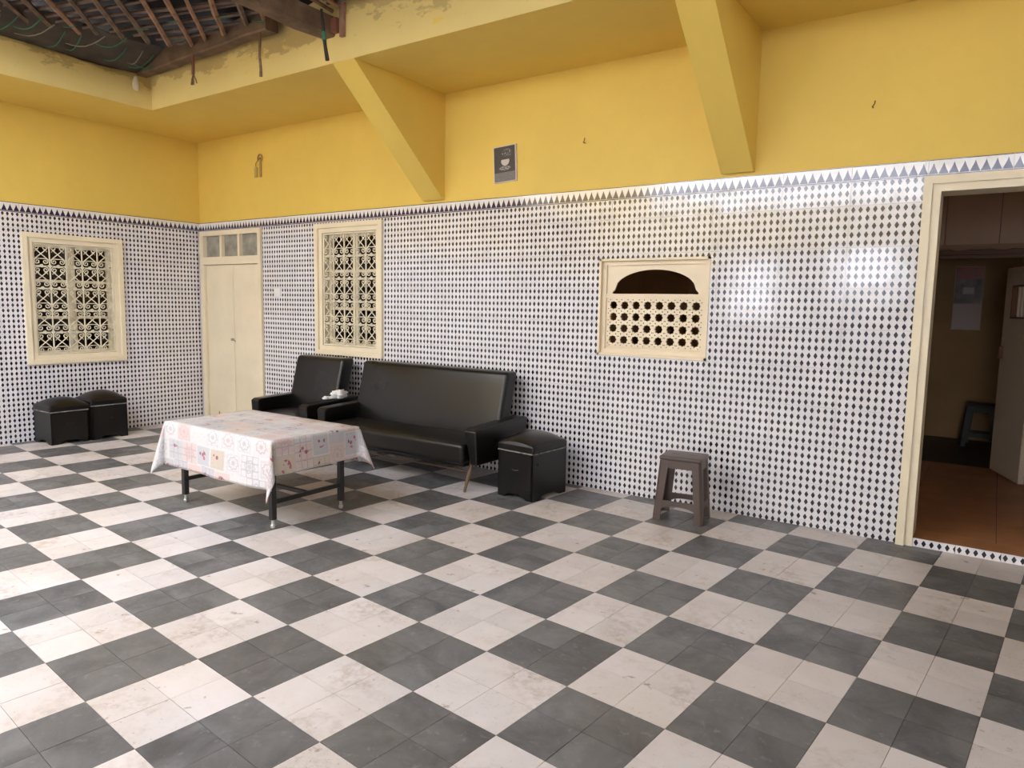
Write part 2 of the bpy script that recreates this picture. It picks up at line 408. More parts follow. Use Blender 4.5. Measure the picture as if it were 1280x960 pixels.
full = {}
def lay_tiles(par, start, u0, u1, holes, left=False):
    rows = [(.04-TH, TH)] + [(.04+TH*k, TH) for k in range(9)]
    u = start
    while u > u0+1e-6: u -= TW
    while u < u1-1e-6:
        for zb, th, mat, nm in [(r[0], r[1], 'diamond_tile', 'wall_tile') for r in rows] + [(BB, TOPZ-BB, 'border_tile', 'border_tile')]:
            a, b = max(u, u0), min(u+TW, u1); lo, hi = max(zb, 0), (min(zb+th, BB) if nm == 'wall_tile' else TOPZ)
            rs = rects_minus(a, b, lo, hi, holes)
            rs = [r for r in rs if r[1]-r[0] > .004 and r[3]-r[2] > .004]
            if not rs: continue
            key = (nm, tuple(tuple(round(t, 4) for t in (r[0]-u, r[1]-u, r[2]-zb, r[3]-zb)) for r in rs))
            if key not in full:
                g = .0011; mb = MB()
                for p, q, c, d in key[1]:
                    mb.box((p+g, 0, c+g), (q-g, .007, d-g))
                me = mb.mesh(nm); me.materials.append(MT[mat]); full[key] = me
            o = bpy.data.objects.new(nm, full[key]); C.objects.link(o); o.parent = par
            tx, tz = (max(-.009, min(.009, random.gauss(0, .006))) for _ in '12')
            dy = -tz*TW/2 + tx*th/2             # keep the middle of the tile in the wall plane
            if left: o.location = (-dy, u, zb); o.rotation_euler = (tx, 0, PI/2+tz)
            else: o.location = (u, dy, zb); o.rotation_euler = (tx, 0, tz)
        u += TW
lay_tiles(wr, 6.485, 0, RX, [D1, W2, HT, D2])
lay_tiles(wl, -.02, RY, 0, [W1], True)

# side of the courtyard behind the camera: low-set openings towards the garden
def far_wall(name, label, axis, at, a0, a1, holes, top, thick):
    mb = MB()
    for a, b, c, d in rects_minus(a0, a1, 0, top, holes):
        segs = [(c, min(d, TOPZ), 1)] if c < TOPZ else []
        if d > TOPZ: segs.append((max(c, TOPZ), d, 0))
        for lo, hi, mi in segs:
            if axis == 'y': mb.box((a, at-thick, lo), (b, at, hi), mi)
            else: mb.box((at, a, lo), (at+thick, b, hi), mi)
    o = link(name, mb.mesh(name, mats=['yellow_plaster', 'diamond_tile_far'])); tag(o, label, 'wall', kind='structure'); return o
far_wall('wall_back', 'yellow courtyard wall with two openings to the garden', 'y', RY, -.2, RX+.2, [(5.42, 6.38, 1.55, 2.35), (3.72, 4.52, 1.40, 1.98), (8.0, 9.0, -1, 2.2)], 3.3, .25)
tag(MB().box((-.2, RY-.25, 3.3), (1.9, RY, 5.2)).build('wall_sky_block', 'yellow_plaster'), 'added unseen wall above the courtyard wall, blocking sky reflections in the tiles', 'wall', kind='structure')  # added behind the camera to keep sky reflections off part of the tile border
far_wall('wall_side', 'plain yellow courtyard wall with tiled dado', 'x', RX, RY-.2, 0, [], 3.3, .25)

# ------------------------------------------------------------------ floor of checkerboard tiles
fl = MB().box((-.2, RY-.25, -.12), (RX+.2, .2, -.0035)).build('floor', 'floor_joint')
tag(fl, 'checkerboard courtyard floor of dark grey and off-white cement tiles', 'floor', kind='structure')
ga, gb = Vector((math.cos(GR), math.sin(GR))), Vector((-math.sin(GR), math.cos(GR)))
def clip(poly):
    for ax, sgn, lim in ((0, 1, 0.), (0, -1, -RX), (1, -1, 0.), (1, 1, RY)):
        out = []
        for i in range(len(poly)):
            p, q = poly[i], poly[(i+1) % len(poly)]; dp, dq = sgn*p[ax]-lim, sgn*q[ax]-lim
            if dp >= 0: out.append(p)
            if dp*dq < 0:
                t = dp/(dp-dq); out.append((p[0]+(q[0]-p[0])*t, p[1]+(q[1]-p[1])*t))
        poly = out
        if not poly: return []
    return poly
def project(p):
    d = Vector(p)-CAM; z = d.dot(_f)
    if z < .1: return None
    return 640+FPX*d.dot(_r)/z, 480-FPX*d.dot(_u)/z, z
tiles = []
for i in range(-50, 60):
    for j in range(-60, 60):
        c = G0 + ga*(.2*(i+.5)) + gb*(.2*(j+.5))
        if not (-.3 < c.x < RX+.3 and RY-.3 < c.y < .3): continue
        gp = .0009; hh = .1-gp
        poly = [tuple(c+ga*(sx*hh)+gb*(sy*hh)) for sx, sy in ((-1,-1),(1,-1),(1,1),(-1,1))]
        cut = clip(poly)
        if len(cut) < 3: continue
        area = abs(sum(cut[k][0]*cut[(k+1) % len(cut)][1]-cut[(k+1) % len(cut)][0]*cut[k][1] for k in range(len(cut))))/2
        if area < 2e-4: continue
        dark = (math.floor(i/2)+math.floor(j/2)) % 2
        pr = project((c.x, c.y, 0)); vis = 0
        if pr and -40 < pr[0] < 1320 and -20 < pr[1] < 1010: vis = area/pr[2]**3
        tiles.append((vis, c, cut, dark, area))
tiles.sort(key=lambda t: -t[0])
std = {}
rest = MB()
for n, (vis, c, cut, dark, area) in enumerate(tiles):
    dz = random.uniform(-.0005, .0002); m = 'dark_cement_tile' if dark else 'light_cement_tile'
    if n < 300 and vis > 0:
        if area > .0388:
            if dark not in std:
                hh = .1-.0009; mb = MB(); pts = [ga*(sx*hh)+gb*(sy*hh) for sx, sy in ((-1,-1),(1,-1),(1,1),(-1,1))]
                mb.prism([tuple(p) for p in pts], 'z', -.004, 0); std[dark] = mb.mesh('floor_tile'); std[dark].materials.append(MT[m])
            o = bpy.data.objects.new('floor_tile', std[dark]); C.objects.link(o); o.parent = fl; o.location = (c.x, c.y, dz)
        else: MB().prism([(p[0]-c.x, p[1]-c.y) for p in cut], 'z', -.004, 0).build('floor_tile', m, fl, loc=(c.x, c.y, dz))
    else: rest.prism(cut, 'z', -.004, dz, dark)
o = link('floor_tile', rest.mesh('floor_tile', mats=['light_cement_tile', 'dark_cement_tile']), None, fl); tag(o, kind='stuff')

# ------------------------------------------------------------------ overhanging ceiling, beams, brackets
mb = MB()
mb.box((-.2, EY+.004, SOF), (RX+.2, .2, SOF+.12)).box((-.2, RY, SOF), (EX-.004, EY+.004, SOF+.12))
tag(mb.build('ceiling', 'yellow_plaster'), 'yellow plaster soffit running round the open courtyard', 'ceiling', kind='structure')
def beam(name, a, b, ax, label, FTOP):
    # uneven plaster upstand beam: a grid on the face with slight waves and a ragged top
    mb = MB(); N = 60; vs = []; fs = []; R = random.Random(name)
    L = b-a; ph = R.uniform(0, 6)
    prof = [(0, SOF-.001), (.004, SOF+.10), (0, (SOF+FTOP)/2+.06), (-.006, FTOP-.02), (-.03, FTOP), (-.16, FTOP), (-.16, SOF+.06), (-.006, SOF+.001)]
    for i in range(N+1):
        t = a+L*i/N
        for k, (d, z) in enumerate(prof):
            w = .006*math.sin(3.1*t+ph+k)+.004*math.sin(9*t+2*ph+1.7*k) if 0 < k < 5 else 0
            zz = z+(.012*math.sin(5*t+ph)+R.uniform(-.008, .008) if k in (3, 4, 5) else 0)
            vs.append((t, EY+d*-1+w, zz) if ax == 'x' else (EX-(-d)*1+w, t, zz))
    m = len(prof)
    for i in range(N):
        for k in range(m): fs.append((i*m+k, i*m+(k+1) % m, (i+1)*m+(k+1) % m, (i+1)*m+k))
    fs += [tuple(range(m)), tuple(reversed(range(N*m, N*m+m)))]
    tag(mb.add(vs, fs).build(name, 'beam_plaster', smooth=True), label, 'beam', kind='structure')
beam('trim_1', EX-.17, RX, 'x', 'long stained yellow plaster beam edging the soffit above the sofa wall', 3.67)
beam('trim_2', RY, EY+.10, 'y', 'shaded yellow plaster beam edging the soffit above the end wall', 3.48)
for n, (xa, xb, lab) in enumerate(((3.435, 3.665, 'yellow triangular wall bracket beside the small black poster'), (6.085, 6.30, 'yellow triangular wall bracket above the brown stool and serving hatch'))):
    mb = MB(); mb.prism([(.02, 2.297), (-.02, 2.297), (EY+.004, SOF-.004), (EY+.004, SOF+.01), (.02, SOF+.02)], 'x', xa, xb)
    o = mb.build('trim_%d' % (n+3), 'yellow_plaster'); tag(o, lab, 'bracket', kind='structure')

# ------------------------------------------------------------------ windows with iron grilles
def frame_boxes(x0, x1, z0, z1, w, y0, y1, mb=None):
    mb = mb or MB()
    mb.box((x0, y0, z0), (x0+w, y1, z1)).box((x1-w, y0, z0), (x1, y1, z1))
    mb.box((x0+w, y0, z0), (x1-w, y1, z0+w)).box((x0+w, y0, z1-w), (x1-w, y1, z1)); return mb
def spiral(cx, cz, r, turns, a0, sgn, tail):
    pts = []
    n = 14
    for i in range(n+1):
        t = i/n; rr = r*(1-.78*t); a = a0+sgn*2*PI*turns*t
        pts.append((cx+rr*math.cos(a), 0, cz+rr*math.sin(a)))
    return [tail]+pts
scroll_meshes = {}
def grille(par, x0, x1, z0, z1, cols, rows, y):
    w, h = (x1-x0)/cols, (z1-z0)/rows
    g = frame_boxes(x0, x1, z0, z1, .014, y-.006, y+.006).build('grille', 'cream_iron', par)
    g['label'] = 'cream scrolled iron grille'
    bm = MB().box((-.005, -.006, z0), (.005, .006, z1)).mesh('grille_bar'); bm.materials.append(MT['cream_iron'])
    for i in range(1, cols): link('grille_bar', bm, None, g, (x0+w*i, y, 0))
    hm = MB().box((x0, -.004, -.004), (x1, .004, .004)).mesh('cross_bar'); hm.materials.append(MT['cream_iron'])
    for j in range(1, rows): link('cross_bar', hm, None, g, (0, y, z0+h*j))
    r = .0048
    # the chevron of crossed rods that fills a cell
    mb = MB(); mb.tube([(-.46*w, 0, -.24*h), (0, 0, .04*h), (.30*w, 0, .22*h)], r, 5).tube([(.46*w, 0, -.24*h), (0, 0, .04*h), (-.30*w, 0, .22*h)], r, 5)
    mb.tube([(-.36*w, 0, .12*h), (-.30*w, 0, .22*h), (-.16*w, 0, .20*h)], r*.8, 4).tube([(.36*w, 0, .12*h), (.30*w, 0, .22*h), (.16*w, 0, .20*h)], r*.8, 4)
    cm = mb.mesh('chevron'); cm.materials.append(MT['cream_iron'])
    sm = []
    for s in (1, -1):
        rr = .19*w; mb = MB().tube(spiral(0, 0, rr, 1.35, PI/2, s, (s*.30*w, 0, rr*.98)), r, 5)
        me = mb.mesh('scroll'); me.materials.append(MT['cream_iron']); sm.append(me)
    mb = MB()
    for k in range(5):
        a = 2*PI*k/5; mb.lathe([(.003, -.006), (.009, -.002), (.009, .002), (.003, .006)], 6, (.010*math.cos(a), .010*math.sin(a), 0))
    mb.lathe([(.002, -.008), (.006, 0), (.002, .008)], 6); rm = mb.mesh('rosette'); rm.materials.append(MT['cream_iron'])
    for i in range(cols):
        for j in range(rows):
            cx, cz = x0+w*(i+.5), z0+h*(j+.5)
            link('chevron', cm, None, g, (cx, y, cz))
            for s in (0, 1):
                sx = (-1, 1)[s]*.24*w
                link('scroll', sm[s], None, g, (cx+sx, y, cz-.30*h))
                o = link('scroll', sm[1-s], None, g, (cx+sx, y, cz+.33*h)); o.rotation_euler = (0, PI, 0); o.scale = (1, 1, -1)
            if j:
                for q in (0, .5):
                    if i+q > 0:
                        o = link('rosette', rm, None, g, (x0+w*(i+q), y-.004, z0+h*j)); o.rotation_euler = (PI/2, 0, 0)
    return g
def make_window(name, label, X0, X1, Z0, Z1, m):
    root = MB()
    root.box((X0, -.028, Z0), (X0+.045, .05, Z1)).box((X1-.045, -.028, Z0), (X1, .05, Z1))
    root.box((X0+.045, -.028, Z0), (X1-.045, .05, Z0+.045)).box((X0+.045, -.028, Z1-.045), (X1-.045, .05, Z1))
    frame_boxes(X0+.045, X1-.045, Z0+.045, Z1-.045, m-.045, -.008, .16, root)
    o = root.build(name, 'cream_paint'); tag(o, label, 'window', kind='structure')
    x0, x1, z0, z1 = X0+m, X1-m, Z0+m, Z1-m
    grille(o, x0+.004, x1-.004, z0+.004, z1-.004, 5, 5, .012)
    xm = (x0+x1)/2
    for a, b in ((x0, xm-.001), (xm+.001, x1)):
        cs = frame_boxes(a, b, z0, z1, .034, .085, .125); h = (z1-z0)
        for t in (1/3, 2/3): cs.box((a+.03, .09, z0+h*t-.013), (b-.03, .12, z0+h*t+.013))
        c = cs.build('casement', 'cream_paint', o)
        for k in range(3):
            MB().box((a+.03, .103, z0+h*k/3+.008), (b-.03, .107, z0+h*(k+1)/3-.008)).build('pane', 'window_glass', c)
    N = 40; mb = MB()                       # brown curtain hung close behind the glass
    for i in range(N):
        xa, xb = x0-.03+(x1-x0+.06)*i/N, x0-.03+(x1-x0+.06)*(i+1)/N; ya, yb = .17+.012*math.sin(i*1.1), .17+.012*math.sin((i+1)*1.1)
        zb = z0+.40*(z1-z0)
        mb.add([(xa, ya, zb), (xb, yb, zb), (xb, yb, z1+.03), (xa, ya, z1+.03), (xa, ya+.004, zb), (xb, yb+.004, zb), (xb, yb+.004, z1+.03), (xa, ya+.004, z1+.03)], [(0,1,2,3),(4,5,6,7),(0,1,5,4),(3,2,6,7)])
    mb.build('curtain', 'curtain_brown', o, 'all')
    return o
w1 = make_window('window_1', 'cream framed window with scrolled iron grille in the end wall', W1[0], W1[1], W1[2], W1[3], .092)
w1.rotation_euler = (0, 0, PI/2)      # local x runs along the end wall
w2 = make_window('window_2', 'tall cream framed window with iron grille above the armchair', W2[0], W2[1], W2[2], W2[3], .088)
def room(name, label, a, b, mat, open_side):
    # thin shell of a room behind an opening, left open on one side
    (x0, y0, z0), (x1, y1, z1) = a, b; t = .06; mb = MB()
    sides = {'x0': ((x0-t, y0, z0), (x0, y1, z1)), 'x1': ((x1, y0, z0), (x1+t, y1, z1)), 'y0': ((x0, y0-t, z0), (x1, y0, z1)), 'y1': ((x0, y1, z0), (x1, y1+t, z1)),
             'z0': ((x0, y0, z0-t), (x1, y1, z0)), 'z1': ((x0, y0, z1), (x1, y1, z1+t))}
    for k, v in sides.items():
        if k != open_side: mb.box(*v)
    tag(mb.build(name, mat), label, 'wall', kind='structure')
room('wall_parlour', 'dim brown room seen through the grille above the armchair', (1.5, .2, 0), (3.5, 2.2, 2.7), 'room_dark', 'y0')
room('wall_bedroom', 'dim brown room seen through the end wall window', (-2.2, -2.6, 0), (-.2, -.2, 2.7), 'room_dark', 'x1')

# ------------------------------------------------------------------ door_1, a pair of plain leaves under a glazed transom
x0, x1, _, z1 = D1
mb = MB()
mb.box((x0, -.03, 0), (x0+.07, .12, z1)).box((x1-.05, -.03, 0), (x1, .12, z1)).box((x0+.07, -.03, z1-.05), (x1-.05, .12, z1)).box((x0+.07, -.03, 1.80), (x1-.05, .10, 1.885))
for xx in (.425, .755): mb.box((xx-.018, -.02, 1.885), (xx+.018, .09, z1-.05))
d1 = mb.build('door_1', 'cream_paint'); tag(d1, 'closed cream double door with three-pane transom beside the wall corner', 'door', kind='structure')
for a, b in ((.10, .407), (.443, .737), (.773, 1.10)):
    MB().box((a, .02, 1.885), (b, .028, z1-.05)).build('transom_pane', 'dusty_glass', d1)
for k, (a, b) in enumerate(((.103, .612), (.618, 1.097))):
    lf = MB().rbox((b-a, .04, 1.79), ((a+b)/2, .02, .90), .005, 1).build('door_leaf', 'cream_paint', d1, True)
    if k == 0:
        MB().rbox((.05, .012, .03), (.585, -.005, .96), .004, 1).tube([(.575, -.012, .96), (.64, -.018, .955), (.655, -.018, .94)], .006, 6).build('latch', 'brass', lf, True)
        MB().tube([(.30, -.003, .08), (.30, -.012, .115)], .006, 6).build('bolt', 'brass', lf)
MB().box((x0+.05, .06, 0), (x1-.05, .07, z1-.05)).build('door_backing', 'cream_paint', d1)

# ------------------------------------------------------------------ serving hatch (window_3)
X0, X1, Z0, Z1 = HT
mb = MB(); mb.box((X0, -.006, Z0), (X0+.016, .10, Z1)).box((X1-.016, -.006, Z0), (X1, .10, Z1)).box((X0, -.006, Z1-.016), (X1, .10, Z1)).box((X0, -.006, Z0), (X1, .10, Z0+.016))
frame_boxes(X0+.016, X1-.016, Z0+.016, Z1-.016, .03, .028, .10, mb)
ht = mb.build('window_3', 'hatch_paint'); tag(ht, 'cream serving hatch with arched opening above a panel of star cut-outs', 'hatch', kind='structure')
a, b, zt, zr = X0+.046, X1-.046, Z1-.046, Z0+.455
mb = MB(); ar0, ar1 = a+.045, b-.045; N = 36     # arch board
def archz(x):
    t = (x-(ar0+ar1)/2)/((ar1-ar0)/2)
    return zr+.030+(.150*math.sqrt(max(0, 1-(abs(t)/.95)**2)) if abs(t) < .93 else (.002 if abs(t) < .965 else -.014))
for i in range(N):
    p, q = ar0+(ar1-ar0)*i/N, ar0+(ar1-ar0)*(i+1)/N
    zp, zq = archz(p if i else p+1e-4), archz(q if i < N-1 else q-1e-4)
    mb.prism([(p, zp), (q, zq), (q, zt), (p, zt)], 'y', .045, .06)
mb.box((a, .045, zr), (ar0, .06, zt)).box((ar1, .045, zr), (b, .06, zt))
mb.build('arch_board', 'hatch_paint', ht)
MB().box((a-.004, .032, zr-.028), (b+.004, .07, zr+.004)).build('rail', 'hatch_paint', ht)
# star-pierced board
pz0, pz1 = Z0+.046, zr-.028; px0, px1 = a, b
NX, NZ = 8, 4; mgx, mgz = .012, .028
cw, ch = (px1-px0-2*mgx)/NX, (pz1-pz0-mgz-.010)/NZ
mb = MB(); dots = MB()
ya, yb = .044, .062
for i in range(NX):
    for j in range(NZ):
        cx, cz = px0+mgx+cw*(i+.5), pz0+mgz+ch*(j+.5)
        outer = []; inner = []
        for k in range(16):
            an = 2*PI*k/16; co, si = math.cos(an), math.sin(an)
            t = min((cw/2)/abs(co) if abs(co) > 1e-6 else 9, (ch/2)/abs(si) if abs(si) > 1e-6 else 9)
            if k % 4 == 2: outer.append((cx+math.copysign(cw/2, co), cz+math.copysign(ch/2, si)))
            else: outer.append((cx+co*t, cz+si*t))
            rr = .0345 if k % 2 == 0 else .0262
            inner.append((cx+co*rr, cz+si*rr))
        vs = [(p[0], ya, p[1]) for p in outer]+[(p[0], ya, p[1]) for p in inner]+[(p[0], yb, p[1]) for p in inner]+[(p[0], yb, p[1]) for p in outer]
        fs = []
        for k in range(16):
            n = (k+1) % 16; fs += [(k, n, 16+n, 16+k), (16+k, 16+n, 32+n, 32+k), (32+k, 32+n, 48+n, 48+k)]
        mb.add(vs, fs)
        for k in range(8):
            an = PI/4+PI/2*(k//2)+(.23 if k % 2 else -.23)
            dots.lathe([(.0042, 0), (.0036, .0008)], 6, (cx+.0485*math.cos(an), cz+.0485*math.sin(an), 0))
mb.box((px0, ya, pz0), (px0+mgx, yb, pz1)).box((px1-mgx, ya, pz0), (px1, yb, pz1)).box((px0+mgx, ya, pz0), (px1-mgx, yb, pz0+.013)).box((px0+mgx, ya+.010, pz0+.013), (px1-mgx, yb, pz0+.018)).box((px0+mgx, ya, pz0+.018), (px1-mgx, yb, pz0+mgz)).box((px0+mgx, ya, pz1-.010), (px1-mgx, yb, pz1))
mb.build('star_panel', 'hatch_paint', ht)
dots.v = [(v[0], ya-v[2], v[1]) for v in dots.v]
o = dots.build('hole_shade_dot', 'hole_shade', ht); tag(o, kind='stuff')  # flat dark discs painted in for the shade of small drilled holes

# ------------------------------------------------------------------ door_2, open doorway to the kitchen
X0, X1, _, Z1 = D2
mb = MB()
for s, xx in ((1, X0), (-1, X1)):
    def rb(u0, u1, ya, yb, zb):
        p, q = sorted((xx+s*u0, xx+s*u1)); mb.box((p, ya, 0), (q, yb, zb))
    rb(0, .045, -.03, .2, Z1); rb(.045, .088, -.012, .2, Z1-.045)
mb.box((X0+.045, -.03, Z1-.045), (X1-.045, .2, Z1)).box((X0+.088, -.012, Z1-.088), (X1-.088, .2, Z1-.045))
d2 = mb.build('door_2', 'cream_paint'); tag(d2, 'open doorway with stepped cream frame leading to the kitchen', 'door', kind='structure')
st = MB().box((X0+.088, .006, 0), (X1-.088, .2, KZ-.004)).build('threshold', 'terracotta', d2)
MB().box((X0+.088, .006, KZ-.004), (7.777, .2, KZ)).build('sill_tile', 'terracotta', st); MB().box((7.781, .006, KZ-.004), (X1-.088, .2, KZ)).build('sill_tile', 'terracotta', st)
u = X0+.088; k = 0
while u < X1-.09:
    e = min(u+TW*.55, X1-.088)
    mb = MB().box((.001, 0, .0), (e-u-.001, .009, KZ+.001)); me = mb.mesh('threshold_tile'); me.materials.append(MT['diamond_tile'])
    link('threshold_tile', me, None, st, (u, -.004, 0)); u = e

# kitchen beyond the doorway
mb = MB()
def kwall(name, label, mat, *boxes):
    m = MB()
    for b in boxes: m.box(*b)
    return tag(m.build(name, mat), label, 'wall', kind='structure')
kwall('wall_kitchen_west', 'brown kitchen side wall behind the serving hatch', 'kitchen_wall', ((4.80, .2, 0), (4.90, 4.3, 2.75)))
kwall('wall_kitchen_east', 'brown kitchen side wall past the doorway', 'kitchen_wall', ((9.20, .2, 0), (9.30, 4.3, 2.75)))
kwall('wall_kitchen_back', 'ochre wall with the calendar at the back of the kitchen', 'back_wall', ((4.8, 4.22, 0), (9.3, 4.3, 2.75)))
kwall('wall_kitchen_partition', 'dividing wall with a wide opening inside the kitchen', 'kitchen_wall', ((4.9, 2.62, 0), (6.55, 2.72, 2.75)), ((8.45, 2.62, 0), (9.2, 2.72, 2.75)), ((6.55, 2.64, 1.93), (8.45, 2.72, 2.75)))
kf = MB().box((4.9, .2, -.1), (9.2, 2.64, KZ-.004)).build('floor_kitchen', 'floor_joint'); tag(kf, 'reddish brown tiled kitchen floor beyond the doorway', 'floor', kind='structure')
for i in range(9):
    for j in range(5):
        xa, ya = 4.78+.5*i, .2+.5*j
        a, b, c, d = max(4.9, xa)+.002, min(9.2, xa+.5)-.002, ya+.002, min(2.64, ya+.5)-.002
        if b-a > .05 and d-c > .02 and 6.2 < a < 8.7: MB().box((a, c, KZ-.004), (b, d, KZ)).build('floor_tile', 'terracotta', kf)
MB().box((4.9, .2, KZ-.004), (6.36, 2.64, KZ-.001)).box((8.87, .2, KZ-.004), (9.2, 2.64, KZ-.001)).build('plain_margin', 'terracotta', kf)
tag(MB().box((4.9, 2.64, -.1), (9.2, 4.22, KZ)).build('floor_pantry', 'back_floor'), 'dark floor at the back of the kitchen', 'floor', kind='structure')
tag(MB().box((4.8, .2, 2.75), (9.3, 4.3, 2.82)).build('ceiling_kitchen', 'kitchen_ceiling'), 'pale kitchen ceiling', 'ceiling', kind='structure')
# cladding panels over the inner opening with scalloped valance below
lin = MB().box((6.5, 2.625, 1.985), (8.5, 2.645, 2.74)).build('trim_5', 'floor_joint'); tag(lin, 'brown tiled lintel over the opening inside the kitchen', 'lintel', kind='structure')
for k in range(5): MB().rbox((.396, .014, .745), (6.70+.4*k-.06, 2.618, 2.365), .003, 1).build('cladding_panel', 'kitchen_cladding', lin)
mb = MB(); N = 80; top = 2.0
for i in range(N):
    p, q = 6.55+1.9*i/N, 6.55+1.9*(i+1)/N; zf = lambda t: 1.962+.013*math.sin(2*PI*t/.31)
    mb.prism([(p, zf(p)), (q, zf(q)), (q, top), (p, top)], 'y', 2.585, 2.61)
tag(mb.build('valance', 'valance'), 'scalloped brown valance under the kitchen lintel', 'valance')
tag(MB().rbox((1.9, .05, .035), (7.5, 2.60, 1.895), .006, 1).rbox((1.9, .02, .05), (7.5, 2.625, 1.935), .004, 1).build('pelmet_rail', 'pelmet', smooth=True), 'dark wooden rail below the scalloped valance', 'rail')

# open inner door leaf with a small barred vision panel
p, q = Vector((7.741, 2.60)), Vector((7.932, 2.04)); d = (q-p); L = d.length; an = math.atan2(d.y, d.x)
dl = empty('door_3', (p.x, p.y, KZ), an); tag(dl, 'cream inner door leaf standing open inside the kitchen', 'door', kind='structure')
H = 1.74; wa, wb, wc, wd = .16, .42, 1.33, 1.58
mb = MB()
for a, b, c, e in rects_minus(0, L, 0.01, H, [(wa, wb, wc, wd)]): mb.box((a, -.02, c), (b, .02, e))
mb.build('door_board', 'inner_door_paint', dl)
frame_boxes(wa-.012, wb+.012, wc-.012, wd+.012, .014, -.026, .026).build('panel_frame', 'pelmet', dl)
for k in range(3): MB().box((wa+.06+.065*k, -.008, wc), (wa+.075+.065*k, .008, wd)).build('panel_bar', 'inner_door_paint', dl)
MB().rbox((.03, .05, .10), (.045, -.03, 1.03), .008, 1).build('handle', 'pelmet', dl, True)

# calendar
t = empty('wall_calendar', (7.40, 4.212, 1.235)); tag(t, 'wall calendar with red and grey picture hanging in the back of the kitchen', 'calendar')
MB().box((-.13, -.006, 0), (.13, .004, .665)).build('backing', 'paper', t)
MB().box((-.125, -.009, .275), (.125, -.006, .66)).build('picture', 'calendar_picture', t)
MB().rbox((.27, .018, .012), (0, -.006, .002), .004, 1).build('rod', 'paper', t)

# ------------------------------------------------------------------ stools
def make_stool(name, label, loc, rz, W, D, H, mat, sc=1.0):
    t = empty(name, loc, rz); tag(t, label, 'stool')
    tw, td = W*.80, D*.86
    MB().rbox((tw+.012, td+.012, .030), (0, 0, H-.015), .013, 2).build('seat', mat, t, True)
    for sx in (-1, 1): MB().rbox((.055, .010, .003), (sx*.055, 0, H), .001, 1).build('grip_slot', mat, t)
    def at(sx, sy, z, ins=0.):        # corner of the tapering body at height z
        f = z/H; return (sx*((W/2)*(1-f)+(tw/2)*f-ins), sy*((D/2)*(1-f)+(td/2)*f-ins))
    zt = H-.028; th = .007
    for sx in (-1, 1):
        for sy in (-1, 1):
            mb = MB(); lw0, lw1 = .052, .062
            for z0_, z1_, wA, wB in ((0, zt, lw0, lw1),):
                c0, c1 = at(sx, sy, z0_), at(sx, sy, z1_)
                def ring(c, w):
                    ch = .016
                    o = [(w, 0), (ch, 0), (0, ch), (0, w), (th, w), (th, ch+.004), (ch+.004, th), (w, th)]
                    return [(c[0]-sx*a, c[1]-sy*b) for a, b in o]
                r0, r1 = ring(c0, wA), ring(c1, wB)
                vs = [(x, y, z0_) for x, y in r0]+[(x, y, z1_) for x, y in r1]; n = 8
                mb.add(vs, [tuple(range(n)), tuple(range(n, 2*n))]+[(i, (i+1) % n, n+(i+1) % n, n+i) for i in range(n)])
            mb.build('leg', mat, t)
    def side(nm, lo, hi, arch):
        for ax, sg in (('x', -1), ('x', 1), ('y', -1), ('y', 1)):
            mb = MB(); N = 10; vs = []
            for z_, up in ((lo, 0), (hi, 1)):
                for i in range(N+1):
                    f = -1+2*i/N
                    zz = z_
                    if not up and arch: zz = z_ - arch*(abs(f)**3)
                    c = at(1, 1, zz, .003)
                    for ins in (0, th):
                        vs.append((f*(c[0]-.03), sg*(c[1]-ins), zz) if ax == 'x' else (sg*(c[0]-ins), f*(c[1]-.03), zz))
            m = 2*(N+1); fs = []
            for i in range(N):
                a = 2*i; fs += [(a, a+2, m+a+2, m+a), (a+1, m+a+1, m+a+3, a+3), (a, a+1, a+3, a+2), (m+a, m+a+2, m+a+3, m+a+1)]
            fs += [(0, m, m+1, 1), (m-2, m-1, 2*m-1, 2*m-2)]
            mb.add(vs, fs).build(nm, mat, t)
    side('apron', zt-.052, zt, 0.0); side('cross_rail', H*.235, H*.315, .035)
    return t
make_stool('plastic_stool', 'brown plastic stool on the checkered floor against the tiled wall', (6.035, -.325, 0), math.radians(7), .335, .255, .435, 'brown_plastic')
make_stool('plastic_stool', 'black plastic stool in the dark back of the kitchen', (7.62, 3.86, KZ), math.radians(-4), .33, .30, .44, 'dark_plastic')

